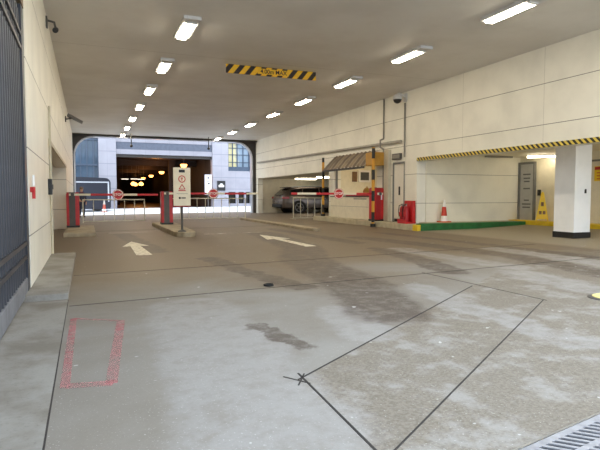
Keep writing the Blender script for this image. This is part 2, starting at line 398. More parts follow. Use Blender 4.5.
# portal frame at the far end
po = MB()
po.box(XL,XR,YE,YE+.35,4.06,ZC)
def corner(cx, sx):
    R = .95; pts = [(cx, 4.08)]
    pts = [(cx, 3.11)] + [(cx+sx*(R-R*math.cos(a)), 3.11+R*math.sin(a)) for a in [i*PI/20 for i in range(11)]] + [(cx, 4.08)]
    po.prism(pts, 'y', YE, YE+.35)
po.box(XL,XL+.04,YE,YE+.35,0,4.08); po.box(XR-.17,XR,YE,YE+.35,0,4.08)
corner(XL+.04, 1); corner(XR-.17, -1)
struct(po.build('trim_portal', 'bronze'))
pe = MB()
pe.box(.42,7.78,YE+.02,YE+.3,4.02,4.06)
for cx, sx in ((XL+.04,1),(XR-.17,-1)):
    R = .95; a = [i*PI/20 for i in range(11)]
    o_ = [(cx+sx*(R-R*math.cos(t)), 3.11+R*math.sin(t)) for t in a]; i_ = [(cx+sx*(R-(R-.07)*math.cos(t)), 3.11+(R-.07)*math.sin(t)) for t in a]
    pe.prism(o_+i_[::-1], 'y', YE+.02, YE+.3); pe.box(min(cx,cx+sx*.07), max(cx,cx+sx*.07), YE+.02, YE+.3, .05, 3.11)
struct(pe.build('trim_portal_edge', 'trim'))

# ------------------------------------------------------------------ outside, across the street
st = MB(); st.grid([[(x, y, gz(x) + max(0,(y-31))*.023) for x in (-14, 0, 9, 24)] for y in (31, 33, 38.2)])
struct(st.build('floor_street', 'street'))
fb = thing('building', 'pale panelled building across the street with a dark car tunnel', 'building', (0,38,0))
w = MB(); w.box(-8,-3.2,0,.5,0,9); w.box(-3.2,.83,0,.5,4.95,9); w.box(-3.2,.83,0,.5,0,1.9); w.box(.83,1.95,-.12,.5,0,9); w.box(1.95,8.57,0,.5,5.2,9); w.box(8.57,9.75,-.12,.5,0,9)
w.box(9.75,11.45,0,.5,4.95,9); w.box(9.75,11.45,0,.5,1.35,2.9); w.box(11.45,20,0,.5,0,9); w.box(9.75,11.45,0,.5,0,.5); w.box(10.35,10.55,0,.5,.5,1.35); w.box(11.0,11.12,0,.5,.5,1.35)
w.build('cladding', 'clad', fb)
MB().box(1.95,8.57,.02,.4,4.25,4.75).build('shutter_box', 'shutter', fb)
MB().box(1.95,8.57,-.05,.45,3.92,4.25).build('header_panel', 'cladband', fb)
MB().box(1.95,8.57,-.02,.45,4.75,5.2).build('header_panel', 'cladband', fb)
MB().box(1.95,8.57,.1,.4,3.72,3.92).build('lintel', 'bronze', fb)
wn = MB().box(-3.2,.83,.2,.26,1.9,4.95).build('window', 'glass', fb)
g = MB()
for x in (-2.4,-1.6,-.72,-.3,.1,.52,.8): g.box(x-.04,x+.04,.12,.22,1.9,4.95)
for z in (3.15,4.85): g.box(-3.2,.83,.1,.2,z-.06,z+.06)
g.build('mullions', 'mull', wn)
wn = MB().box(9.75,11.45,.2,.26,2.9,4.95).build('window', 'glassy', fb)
g = MB()
for x in (9.8,10.15,10.5,10.95,11.4): g.box(x-.035,x+.035,.14,.22,2.9,4.95)
for z in (3.55,4.1,4.6): g.box(9.75,11.45,.14,.22,z-.025,z+.025)
g.box(9.75,11.45,.1,.2,2.9,3.22)
g.build('mullions', 'mull', wn)
for x0, x1 in ((9.75,10.35),(10.55,11.0),(11.12,11.45)):
    MB().box(x0,x1,.25,.3,.5,1.35).build('low_window', 'carg', fb)
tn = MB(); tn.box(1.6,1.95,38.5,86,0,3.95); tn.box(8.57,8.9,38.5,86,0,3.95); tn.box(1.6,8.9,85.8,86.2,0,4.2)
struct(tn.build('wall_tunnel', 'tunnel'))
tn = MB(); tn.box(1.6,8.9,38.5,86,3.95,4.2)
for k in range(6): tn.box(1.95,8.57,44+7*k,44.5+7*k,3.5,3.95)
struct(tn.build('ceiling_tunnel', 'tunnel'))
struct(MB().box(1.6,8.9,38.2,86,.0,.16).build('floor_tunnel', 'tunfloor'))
struct(MB().box(6.2,6.7,43,43.5,.16,3.95).build('wall_tunnel_pier', 'tunnel'))
struct(MB().box(2.5,3.2,56,56.4,.16,3.95).build('wall_tunnel_pier_far', 'tunnel'))
# tunnel lamps
tl0 = thing('bulkhead_lamp', 'x', 'lamp', (7.05,41.1,3.5), group='orange lamps in the dark tunnel')
MB().lathe([(.02,-.26),(.18,-.23),(.25,-.10),(.25,0)], n=16).build('lamp_globe', 'sodium', tl0, smooth=True)
MB().lathe([(.26,0),(.26,.06),(.05,.10),(.03,.43)], n=16).build('lamp_base', 'grey', tl0)
for i, (x, y, lab) in enumerate([(7.05,41.1,'orange tunnel lamp nearest the street, just above the white sign panel'),
        (7.05,47.2,'orange tunnel lamp second from the street in the right row'), (7.05,54,'orange tunnel lamp third from the street in the right row'),
        (7.15,64,'orange tunnel lamp fourth from the street in the right row'), (7.15,73,'farthest orange tunnel lamp of the right row'),
        (3.6,68,'orange tunnel lamp nearer of two in the left row'), (3.6,77,'orange tunnel lamp farther of two in the left row')]):
    t_ = tl0 if i == 0 else copy_tree(tl0)
    t_.location = (x,y,3.5); t_['label'] = lab
for i, (x, y, lab) in enumerate([(3.3,50,'white tube lamp at left in the tunnel, nearest the street'), (4.05,49.5,'white tube lamp at left in the tunnel, middle of three'), (4.7,50,'white tube lamp in the tunnel, rightmost of three')]):
    if i == 0:
        tt0 = thing('tube_lamp', lab, 'lamp', (x,y,2.6), group='white tube lamps in the tunnel')
        MB().box(-.30,.30,-.05,.05,-.04,0,.01).build('lamp_tube', 'tube', tt0)
        b = MB().box(-.34,.34,-.08,.08,0,.05); b.cyl((-.2,0,.05),(-.2,0,1.35),.01,6); b.cyl((.2,0,.05),(.2,0,1.35),.01,6); b.build('lamp_tray', 'grey', tt0)
    else:
        t_ = copy_tree(tt0); t_.location = (x,y,2.6); t_['label'] = lab
pp = thing('pendant_lamp', 'x', 'lamp', (4.4,55,2.3), group='orange pendant lamps low in the tunnel')
MB().lathe([(.05,-.2),(.20,-.16),(.24,0),(.10,.16)], n=16).build('lamp_globe', 'sodium', pp, smooth=True)
MB().cyl((0,0,.15),(0,0,1.65),.025,8).build('rod', 'grey', pp)
for i, (x, y, z, lab) in enumerate([(4.4,55,2.3,'orange pendant lamp low in the tunnel, leftmost of three'), (5.2,55.5,2.3,'orange pendant lamp low in the tunnel, rightmost of three'), (4.85,58,2.3,'orange pendant lamp low in the tunnel, farther one between two')]):
    t_ = pp if i == 0 else copy_tree(pp); t_.location = (x,y,z); t_['label'] = lab
for i, (x, y) in enumerate([(5.2,42.5),(5.0,50),(4.6,57)]):  # added point lights spreading the orange glow, without fittings of their own
    ld = bpy.data.lights.new('tunnel_fill', 'POINT'); ld.energy = 70; ld.color = (1,.42,.12); ld.shadow_soft_size = .3
    lo = bpy.data.objects.new('tunnel_fill', ld); COL.objects.link(lo); lo.location = (x,y,3.2)
# signs on the facade pier
sg = thing('wall_sign', 'small black square sign with a white mark on the pale pier right of the tunnel', 'sign', (9.2,37.87,1.8))
MB().box(-.30,.30,-.06,.0,-.36,.36,.02).build('sign_panel', 'black', sg)
c = MB(); c.box(-.2,.2,-.07,-.06,-.1,.06); c.prism([(-.12,.06),(.12,.06),(.07,.16),(-.07,.16)], 'y', -.07, -.06); c.build('sign_symbol', 'txtw', sg)
nb = thing('notice_board', 'upright white notice board with small dark marks beside the tunnel mouth', 'notice', (8.2,37.7,.14))
MB().box(-.25,.25,-.03,.03,1.0,2.45,.01).build('board', 'mauve', nb)
MB().cyl((0,.05,0),(0,.05,2.3),.03).build('post', 'grey', nb)
for q in ((-.05,.05,2.15,2.28),(-.12,.12,1.95,1.98),(-.02,.1,1.75,1.86)): MB().box(q[0],q[1],-.04,-.03,q[2],q[3]).build('board_print', 'txt', nb)

# navy box vehicle parked across the street
vn = thing('box_truck', 'dark navy box-bodied vehicle with a pale trim line parked behind the left barrier', 'vehicle', (-1.13,35.4,.10))
prof = [(-2.6,.16),(2.50,.16),(2.55,.3),(2.55,1.75)] + [(2.25+.30*math.cos(a), 1.75+.30*math.sin(a)) for a in [i*PI/12 for i in range(1,6)]] + [(2.2,2.06),(-2.6,2.2)]
MB().prism(prof, 'y', -1.0, 1.0).build('body', 'navy', vn)
c = MB(); c.box(-2.6,2.42,-1.03,-.99,1.76,1.83); c.box(2.38,2.46,-1.03,-.99,.6,1.83); c.build('trim_rail', 'trim', vn)
for x in (-1.7, 1.75):
    for y in (-.85, .85):
        ww = MB().cyl((x,y-.12,.36),(x,y+.12,.36),.36,20).build('wheel', 'rubber', vn)
        MB().cyl((x,y-.13,.36),(x,y+.13,.36),.2,16).build('hub', 'alloy', ww)

# ------------------------------------------------------------------ ceiling lights
def batten():
    r = thing('ceiling_light', 'x', 'ceiling light', group='batten lights in two rows along the ceiling')
    MB().box(-.15,.15,-.70,.52,-.06,0,.008).build('housing', 'housing', r)
    b = MB().box(-.08,.08,-.48,.48,-.085,-.06,.012); b.build('diffuser', 'lamp', r)
    for y in (-.51,.51): MB().box(-.095,.095,y-.03,y+.03,-.08,-.06,.006).build('end_cap', 'housing', r)
    return r
ordn = ['first','second','third','fourth','fifth','sixth','seventh','eighth']
b0 = batten(); first = True
for k in range(7):
    t_ = b0 if first else copy_tree(b0); first = False
    t_.location = (1.77, 9.93+2.98*k, ZC)
    t_['label'] = ('lit batten light on the ceiling, %s from the camera in the left row' % ordn[k]) if k < 6 else 'lit batten light on the ceiling, farthest of the left row by the portal'
for x, y, lab in ((1.77,6.95,'lit batten light of the left row nearest the street, above the pavement side'), (6.58,4.4,'lit batten light of the right row nearest the street')):
    t_ = copy_tree(b0); t_.location = (x,y+.02,ZC); t_['label'] = lab
for k in range(8):
    t_ = copy_tree(b0); t_.location = (6.58, 6.93+2.97*k, ZC)
    t_['label'] = ('lit batten light on the ceiling, %s from the camera in the right row' % ordn[k]) if k < 7 else 'lit batten light on the ceiling, farthest of the right row by the portal'
# height board
hb = thing('height_board', 'black and yellow striped height limit board hung flat under the ceiling', 'sign', (4.25,12.2,3.94))
MB().box(-1.15,1.15,-.015,.015,0,.205).build('board', 'hazb', hb)
MB().box(-.38,.42,-.022,-.015,.04,.165).build('text_plate', 'hazy', hb)
text('4.00m MAX', .14, 'txt', 'lettering', hb, (.03,-.024,.098), sx=.98)
for x in (-.9, .9): MB().box(x-.02,x+.02,-.01,.01,.2,.222).build('hanger', 'grey', hb)

# pendants by the portal
for x, lab in ((2.15,'thin dark drop rod with a round end left of the portal middle'), (6.05,'thin dark drop rod with a round end right of the portal middle')):
    t_ = thing('drop_rod', lab, 'ceiling fitting', (x,27.6,ZC), group='drop rods by the portal')
    MB().cyl((0,0,0),(0,0,-.55),.025,8).build('rod', 'black', t_)
    MB().ball((0,0,-.6),.075).build('end_ball', 'black', t_, smooth=True)
tag(MB().cyl((XL+.02,28.1,4.07),(XR-.02,28.1,4.07),.03,10).build('ceiling_pipe', 'bronze'), 'long dark pipe running across under the ceiling at the portal', 'pipe')

# ------------------------------------------------------------------ left side
gt = thing('sliding_gate', 'tall navy steel bar gate beside the left cream wall', 'gate', (-.66,1.2,0))
L = 5.06
MB().box(-.06,.08,0,L,.03,.20,.01).build('bottom_beam', 'gatebeam', gt)
f = MB()
f.box(-.06,.085,L-.16,L+.04,.03,3.0); f.box(-.04,.04,0,.1,.2,3.0); f.box(-.05,.05,0,L,2.93,3.01)
f.build('frame', 'gate', gt)
for z in (.42,.56,2.56,2.70): MB().box(.0,.082,.1,L-.16,z-.02,z+.02).build('rail', 'gate', gt)
b0g = MB().cyl((0,0,.2),(0,0,2.93),.024,10).build('bar', 'gate', gt, (.045,.22,0))
n = 34
for i in range(1, n):
    c = b0g.copy(); COL.objects.link(c); c.parent = gt; c.location = (.045,.22+i*(L-.46)/(n-1),0)
MB().box(-.2,-.16,.05,L-.05,.2,2.9).build('shade_sheet', 'pocket', gt)  # dark sheet put in to paint the shade between the bars
hv = thing('hydrant_valve', 'small red hydrant valve with a white cap on the left wall', 'valve', (XL,6.5,1.12))
MB().cyl((0,0,0),(.045,0,0),.03,12).build('flange', 'red', hv)
c = MB(); c.cyl((.035,0,-.10),(.035,0,.03),.018,12); c.cyl((.035,-.06,.02),(.035,.06,.02),.01,8); c.build('valve_body', 'red', hv)
MB().cyl((.035,0,.04),(.035,0,.16),.013,12).build('cap', 'white', hv)
sw = thing('wall_switch', 'small black switch box on the left wall beside the bay opening', 'switch', (XL,9.55,1.2))
MB().box(0,.06,-.07,.07,-.13,.13,.01).build('switch_body', 'black', sw)
MB().box(.06,.075,-.02,.02,-.04,.04).build('toggle', 'grey', sw)
tag(MB().tube([(XL+.03,9.78,.07),(XL+.03,9.78,2.5),(XL+.03,9.78,2.55)], .018).build('wall_pipe', 'creamd'), 'slim vertical pipe on the left wall at the bay edge', 'pipe')
cc = thing('security_camera', 'dark security camera on a bracket high on the left wall near the gate', 'camera', (XL,10.0,3.98))
MB().box(0,.03,-.06,.06,-.08,.1,.006).build('mount_plate', 'grey', cc)
MB().tube([(.03,0,.04),(.13,0,.02),(.15,0,-.08)], .018).build('arm', 'grey', cc)
b = MB(); b.cyl((.15,.10,-.07),(.15,-.17,-.16),.045,12); b.cyl((.15,-.17,-.16),(.15,-.2,-.17),.03,12); b.build('camera_body', 'black', cc)
cc = thing('floodlight', 'grey slanted floodlight bracketed high on the left wall further in', 'floodlight', (XL,18.6,3.52))
MB().box(0,.03,-.07,.07,-.09,.09,.006).build('mount_plate', 'grey', cc)
MB().tube([(.03,0,0),(.18,0,.03)], .02).build('arm', 'grey', cc)
b = MB(); b.prism([(.06,.10),(.50,-.12),(.53,-.06),(.10,.17)], 'y', -.17, .17); b.build('lamp_head', 'frame', cc)

# ------------------------------------------------------------------ parking barriers
def disc(parent, x, y, z):
    d = MB().cyl((0,-.012,0),(0,.012,0),.165,28).build('stop_disc', 'red', parent, (x,y,z))
    MB().torus((0,-.013,0),.145,.011,'y',28,6).build('disc_ring', 'txtw', d)
    text('STOP', .105, 'txtw', 'disc_lettering', d, (0,-.016,0))
def barrier(label, loc, blen, dir_, dx, boomz=.99, face='grey'):
    r = thing('parking_barrier', label, 'barrier', loc, group='red boom barriers')
    c = MB(); c.box(-.18,.18,-.16,.16,.06,1.03,.02); cb = c.build('cabinet', 'red', r)
    MB().box(-.10,.07,-.172,-.16,.05,1.06,.004).build('front_panel', face, r)
    MB().box(-.185,.185,-.17,.17,0,.06).build('base_plate', 'black', r)
    MB().box(-.17,.17,-.15,.15,1.03,1.06,.01).build('lid', 'red2', r)
    MB().cyl((.0,-.26,boomz),(.0,-.16,boomz),.05,14).build('pivot', 'grey', r)
    b = MB().box(min(-.1*dir_, dir_*blen), max(-.1*dir_, dir_*blen), -.255,-.215,boomz-.032,boomz+.032,.008).build('boom', 'boom', r)
    MB().box(dir_*dx-.02,dir_*dx+.02,-.27,-.255,boomz-.16,boomz+.05).build('disc_bracket', 'grey', b)
    disc(r, dir_*dx, -.285, boomz)
    return r
barrier('red boom barrier cabinet against the left wall, its boom reaching right', (-.375,17.4,.10), 2.5, 1, 1.29)
barrier('red boom barrier cabinet on the middle island behind the white sign', (2.40,17.3,.14), 3.05, 1, 1.47)
b3 = barrier('red boom barrier cabinet beside the striped pole at the booth', (8.62,14.66,.25), 3.02, -1, 1.48, .87, 'red2')
MB().box(.02,.12,-.168,-.16,.68,.84).build('notice', 'mauve', b3)
# islands
tag(MB().box(XL+.01,.22,14.6,18.2,-.02,.10,.02).build('traffic_island', 'kerb'), 'concrete kerb island under the left red barrier against the wall', 'traffic island', 'concrete traffic islands')
pts = [(2.06,13.6),(2.10,13.32),(2.25,13.15),(2.42,13.15),(2.55,13.32),(2.62,13.6),(2.85,18.6),(2.08,18.6)]
im = MB().prism(pts, 'z', -.02, .14); bmesh.ops.bevel(im.bm, geom=im.bm.edges[:], offset=.02, segments=2, affect='EDGES')
tag(im.build('traffic_island', 'kerb'), 'concrete kerb island with the white sign panel on it', 'traffic island', 'concrete traffic islands')
pts = [(5.86,13.9),(5.93,13.6),(6.06,13.5),(6.2,13.6),(6.26,13.9),(6.32,21.3),(6.15,21.6),(5.95,21.3)]
im = MB().prism(pts, 'z', 0, .13); bmesh.ops.bevel(im.bm, geom=im.bm.edges[:], offset=.02, segments=2, affect='EDGES')
tag(im.build('traffic_island', 'kerb'), 'long narrow kerb island between the white arrow and the booth', 'traffic island', 'concrete traffic islands')

# sign stand on the island
ss = thing('sign_stand', 'tall white sign panel with red symbols on a post on the middle island', 'sign', (2.26,13.5,.14))
MB().cyl((0,.03,0),(0,.03,1.2),.028,12).build('post', 'grey', ss)
MB().lathe([(.11,0),(.11,.02),(.04,.05)], (0,.03,0)).build('base_plate', 'grey', ss)
pn = MB().box(-.215,.215,-.03,.0,.66,1.63,.008).build('panel', 'cream', ss)
pe_ = MB(); pe_.box(-.22,.22,-.025,.004,.64,.66); pe_.build('panel_edge', 'red2', ss)
yy = -.033
MB().box(-.075,.075,yy,yy+.004,1.505,1.575).build('display', 'black', pn)
MB().torus((0,yy,1.34),.08,.011,'y',28,6).build('ring_symbol', 'txtr', pn)
c = MB(); c.box(-.012,.008,yy-.002,yy+.003,1.30,1.38); c.prism([(-.03,1.37),(.03,1.37),(.0,1.33)],'y',yy-.002,yy+.003); c.build('ring_mark', 'txtr', pn)
c = MB()
tri = [(-.075,1.085),(.075,1.085),(0,1.205)]
for a, b in zip(tri, tri[1:]+tri[:1]): c.cyl((a[0],yy,a[1]),(b[0],yy,b[1]),.009,6)
c.build('triangle_symbol', 'txtr', pn)
MB().box(-.09,.09,yy,yy+.003,1.035,1.058).build('red_caption', 'txtr', pn)
MB().box(-.14,.14,yy,yy+.003,.965,.972).build('divider', 'txtd', pn)
c = MB(); c.ball((-.06,yy,.86),.028,(1,.1,1)); c.box(-.02,.09,yy,yy+.003,.845,.875); c.build('caption', 'txt', pn)

# crowd fences
def fence(label, loc, length, nb, rot=0, h=.90):
    r = thing('barrier_fence', label, 'fence', loc, rot, 'pale metal barrier fences')
    f = MB(); f.tube([(0,0,.0),(0,0,h),(length,0,h),(length,0,0)], .022); f.cyl((0,0,.04),(length,0,.04),.018); f.build('frame', 'rail', r)
    bar = None
    for i in range(1, nb):
        if bar is None: bar = MB().cyl((0,0,.04),(0,0,h),.015,8).build('bar', 'rail', r, (length/nb*i,0,0))
        else:
            c = bar.copy(); COL.objects.link(c); c.parent = r; c.location = (length/nb*i,0,0)
    for x in (.0, length): MB().box(x-.02,x+.02,-.22,.22,0,.025).build('foot', 'rail', r)
    return r
fence('pale metal barrier fence across the left lane behind the stop disc', (-.12,22.4,.0), 2.34, 6)
fence('pale metal barrier fence across the middle lane behind the boom', (3.32,22.4,.045), 3.2, 9)
fence('short pale metal barrier fence standing in front of the parked car', (7.98,20.3,.09), 1.36, 4, .1, .88)

# cones
def cone(label, loc, h=.66):
    r = thing('traffic_cone', label, 'cone', loc, group='orange and white traffic cones')
    MB().box(-.15,.15,-.15,.15,0,.035,.01).build('base', 'orange', r)
    t_ = MB().lathe([(.105,.035),(.03,h),(.012,h+.01)], n=24).build('cone_body', 'cone', r, smooth=False); smooth_angle(t_)
    return r
cone('traffic cone with a white sleeve standing on the green kerb', (9.66,12.56,.285), .64)
cone('traffic cone with a white sleeve out on the bright street', (.98,33.0,.10), .74)

# person behind the left barrier
def skin_fig(name, chains, mat, parent, sub=1):
    me = bpy.data.meshes.new(name); V = []; E = []; R = []; idx = {}
    for ch in chains:
        prev = None
        for x, y, z, r in ch:
            k_ = (round(x,4), round(y,4), round(z,4))
            if k_ not in idx: idx[k_] = len(V); V.append((x,y,z)); R.append(r)
            i = idx[k_]
            if prev is not None and prev != i: E.append((prev, i))
            prev = i
    bm = bmesh.new(); lay = bm.verts.layers.skin.verify()
    vs = [bm.verts.new(v) for v in V]
    for i, v in enumerate(vs): v[lay].radius = (R[i], R[i]); v[lay].use_root = (i == 0)
    for a, b in E: bm.edges.new((vs[a], vs[b]))
    bm.to_mesh(me); bm.free()
    me.materials.append(M[mat])
    o = bpy.data.objects.new(name, me); COL.objects.link(o); o.parent = parent
    o.modifiers.new('skin', 'SKIN').use_smooth_shade = True
    s_ = o.modifiers.new('sub', 'SUBSURF'); s_.levels = s_.render_levels = sub
    bpy.context.view_layer.update()
    me2 = bpy.data.meshes.new_from_object(o.evaluated_get(bpy.context.evaluated_depsgraph_get()))
    o.modifiers.clear(); o.data = me2
    if not me2.materials: me2.materials.append(M[mat])
    for p in me2.polygons: p.use_smooth = True
    return o
pr = thing('person', 'person in dark navy clothes with a maroon scarf standing behind the left barrier fence', 'person', (-.20,27.9,.0), .3)
pr.scale = (.88,.88,.87)
ch = [[(0,0,.90,.125),(0,.01,1.08,.125),(0,.01,1.27,.14),(0,0,1.39,.075),(0,-.01,1.46,.052),(0,-.02,1.55,.09),(0,-.02,1.64,.085)]]
for sx in (-1, 1):
    ch.append([(0,0,.90,.125),(sx*.09,0,.82,.09),(sx*.10,-.01,.48,.058),(sx*.105,.02,.10,.042),(sx*.11,-.06,.045,.04),(sx*.115,-.14,.035,.032)])
    ch.append([(0,.01,1.27,.14),(sx*.17,.01,1.33,.06),(sx*.215,.02,1.06,.043),(sx*.215,-.06,.84,.03),(sx*.21,-.085,.77,.028)])
    for j, (dy, ln) in enumerate(((-.035,.06),(-.015,.075),(.005,.08),(.025,.07))):
        ch.append([(sx*.21,-.085,.77,.028),(sx*.21,-.085+dy,.77-ln*.55,.010),(sx*.205,-.09+dy,.77-ln,.008)])
    ch.append([(sx*.21,-.085,.77,.028),(sx*.195,-.125,.755,.010),(sx*.188,-.14,.725,.009)])
skin_fig('body', ch, 'skin', pr, 2)
jk = [[(0,0,.86,.15),(0,.01,1.08,.145),(0,.01,1.27,.158),(0,0,1.385,.085)]]
for sx in (-1, 1): jk.append([(0,.01,1.27,.158),(sx*.175,.01,1.33,.078),(sx*.217,.02,1.06,.06),(sx*.217,-.05,.87,.048)])
skin_fig('jacket', jk, 'cloth', pr, 2)
tj = [[(0,0,.90,.14)]]
tj = [[(0,0,.90,.14),(sx*.09,0,.82,.105),(sx*.10,-.01,.48,.078),(sx*.105,.02,.10,.066)] for sx in (-1,1)]
skin_fig('trousers', tj, 'cloth', pr, 2)
for sx in (-1, 1): MB().ball((sx*.11,-.06,.045),.06,(.85,2.1,.75)).build('shoe', 'shoe', pr, smooth=True)
MB().ball((0,.012,1.625),.112,(.92,1.02,1.02),16).build('hair', 'hair', pr, smooth=True)
MB().torus((0,0,1.40),.085,.045,'z',20,8).build('scarf', 'cloth2', pr, smooth=True)
for sx in (-1, 1): MB().ball((sx*.034,-.112,1.60),.011).build('eye', 'black', pr)
fc = MB(); fc.cyl((0,-.105,1.60),(0,-.135,1.562),.010,8,.016); fc.build('nose', 'skin', pr, smooth=True)
fc = MB(); fc.box(-.026,.026,-.113,-.100,1.528,1.537); fc.build('mouth', 'cloth2', pr)

# ------------------------------------------------------------------ right side fittings
tag(MB().tube([(8.835,27.9,2.90),(8.835,13.60,2.70)], .045, 12).build('cable_trunking', 'trunk'), 'long pale horizontal trunking pipe along the right wall above the booth', 'pipe')
tag(MB().tube([(8.87,14.66,ZC-.01),(8.87,14.66,2.88),(8.75,14.66,2.83),(8.75,14.66,2.60),(8.87,14.66,2.55),(8.87,14.66,.26)], .024).build('conduit', 'pipe'), 'vertical grey conduit from ceiling to platform beside the booth', 'conduit')
tag(MB().tube([(8.87,13.46,3.82),(8.87,13.46,2.22)], .024).build('conduit', 'pipe'), 'vertical grey conduit hanging from the dome camera above the white door', 'conduit')
tag(MB().box(8.79,8.895,14.24,14.5,.255,2.5,.01).build('wall_post', 'creamd'), 'pale upright post between the booth and the white door', 'post')
dc = thing('dome_camera', 'white dome security camera on a wall arm near the ceiling right of centre', 'camera', (8.9,13.45,3.98))
MB().box(-.04,0,-.08,.08,-.12,.12,.01).build('mount_plate', 'housing', dc)
MB().tube([(-.04,0,.03),(-.22,0,.10),(-.30,0,.07)], .03).build('arm', 'housing', dc)
MB().lathe([(.05,.08),(.13,.02),(.135,-.08)], (-.30,0,0)).build('camera_housing', 'housing', dc, smooth=True)
MB().lathe([(.125,-.08),(.10,-.15),(.04,-.19)], (-.30,0,0)).build('lens_dome', 'black', dc, smooth=True)
for (x, y, lab) in ((8.30,14.31,'black and amber striped pole in front of the red cabinet by the booth'), (8.72,18.95,'black and amber striped pole at the edge of the parked car bay')):
    z0 = gz(x) if x < 8.4 else .25
    p_ = thing('striped_pole', lab, 'pole', (x,y,z0), group='black and amber striped poles')
    MB().cyl((0,0,0),(0,0,2.56-z0),.05,14).build('pole', 'hazp', p_)
    MB().cyl((0,0,0),(0,0,.10),.085,14).build('pole_foot', 'black', p_)

# booth: awning, counter, window things
aw = thing('awning', 'brown corrugated awning sloping out over the booth window', 'awning', (8.885,16.9,2.0))
rows = []
for y in [(-1.88+i*.04) for i in range(81)]:
    z_ = .018*math.sin((y)*2*PI/.28)
    rows.append([(0,y,.56+z_),(-.25,y,.34+z_),(-.52,y,.02+z_)])
a_ = MB().grid(rows); a_.build('sheet', 'awn', aw)
MB().box(-.54,-.50,-1.88,1.32,-.05,.02).build('front_edge', 'bronze', aw)
MB().prism([(0,.0),(-.5,-.03),(-.5,.05),(0,.55)], 'y', 1.32, 1.35).build('end_panel', 'awn', aw)
MB().box(-.47,-.06,-2.38,-1.89,.02,.44,.02).build('end_box', 'amber', aw)
bc = thing('booth_counter', 'cream booth counter front with a dark ledge under the awning', 'counter', (8.72,16.65,.255))
MB().box(-.04,.17,-1.42,1.55,0,.76,.01).build('front', 'cream', bc)
MB().box(-.06,.17,-1.42,1.55,.76,.79,.005).build('ledge', 'black', bc)
MB().box(-.046,-.04,-1.25,-.35,.68,.71).build('label_strip', 'txtd', bc)
MB().box(-.046,-.04,-1.40,1.53,.42,.428).build('panel_seam', 'txtd', bc)
MB().box(.0,.17,-1.42,.35,.79,.85,.005).build('red_sill', 'red2', bc)
wf = MB(); wf.box(8.98,9.04,15.1,15.16,1.06,2.1); wf.box(8.98,9.04,18.28,18.35,1.06,2.1); wf.box(8.98,9.04,15.1,18.35,1.06,1.10)
struct(wf.build('window_1', 'frame'))
pf = thing('wall_screen', 'white framed dark screen on the booth end wall above the bag', 'screen', (10.38,18.62,1.84))
MB().box(-.27,.27,-.05,0,-.24,.24,.01).build('frame', 'txtw', pf); MB().box(-.19,.19,-.06,-.05,-.16,.16).build('panel', 'grey', pf)
tag(MB().box(9.83,10.05,18.59,18.615,1.62,2.02,.01).build('wall_plaque', 'wood'), 'brown plaque on the booth end wall left of the white screen', 'plaque')
mo = thing('monitor', 'low black monitor on the booth sill beside the yellow bag', 'monitor', (9.1,15.55,1.10))
MB().box(-.02,.02,-.28,.28,.03,.24,.008).build('screen', 'black', mo); MB().box(-.06,.06,-.1,.1,0,.03).build('stand', 'black', mo)
bg = thing('bag', 'yellow crumpled bag on the booth sill under the white screen', 'bag', (9.12,16.15,1.10))
b = MB().ball((0,0,.12),.15,(.55,1.5,.8),18)
for v in b.bm.verts: v.co += Vector((random.uniform(-.015,.015) for _ in range(3)))
b.build('bag_body', 'amber', bg)
MB().torus((0,0,.22),.06,.012,'x',14,6).build('bag_handle', 'amber', bg)
bl = thing('booth_light', 'lit lamp under the booth ceiling', 'lamp', (9.9,16.6,2.5))
MB().box(-.1,.1,-.6,.6,-.05,0,.01).build('diffuser', 'lamps', bl); MB().box(-.13,.13,-.64,.64,-.012,0).build('housing', 'housing', bl)
# box sign above the door
ds = thing('door_sign', 'small dark box sign above the white door', 'sign', (8.9,13.86,2.26))
MB().box(-.07,0,-.23,.23,-.09,.09,.008).build('sign_box', 'grey', ds); MB().box(-.076,-.07,-.19,.19,-.06,.06).build('sign_face', 'pipe', ds)
# fire point
fs = thing('extinguisher_stand', 'red fire point stand with a tall back board on the platform', 'fire point', (8.62,12.92,.255))
MB().box(.06,.16,-.2,.22,.02,.66,.01).build('back_board', 'red', fs)
MB().box(-.17,.18,-.2,.24,0,.05,.01).build('tray', 'red', fs)
MB().box(-.17,-.155,-.2,.24,.05,.12).build('front_lip', 'red', fs)
MB().box(.05,.06,-.13,.0,.50,.62).build('notice', 'txtr', fs)
for dy, lab in ((-.06,'red fire extinguisher with a black hose on the stand, nearer the camera'), (.14,'red fire extinguisher on the stand, nearer the white door')):
    fe = thing('fire_extinguisher', lab, 'extinguisher', (8.56,12.92+dy,.306), group='fire extinguishers on the red stand')
    MB().lathe([(.075,0),(.08,.02),(.08,.36),(.055,.43),(.025,.45)]).build('cylinder', 'red2', fe, smooth=True)
    MB().lathe([(.022,.45),(.022,.50),(.03,.52)]).build('valve', 'steel', fe)
    MB().tube([(-.02,0,.50),(-.10,.02,.46),(-.12,.02,.30),(-.10,.02,.14)], .012, 8).build('hose', 'rubber', fe)
    MB().box(-.086,-.078,-.045,.045,.16,.28).build('tag', 'txtr', fe)
# white pillar
pl = tag(thing('pillar', 'x', 'pillar', (0,0,0)), 'square white pillar with a black base on the right', 'pillar')
pl.location = (10.3,8.72,.09)
MB().box(-.30,.20,-.27,.27,.0,2.168).build('shaft', 'pillar', pl)
MB().box(-.315,.215,-.285,.285,.0,.15,.006).build('base_band', 'black', pl)
c = MB(); c.box(-.0,.05,-.283,-.27,1.02,1.10); c.box(.005,.045,-.285,-.27,1.10,1.115); c.build('small_socket', 'black', pl)
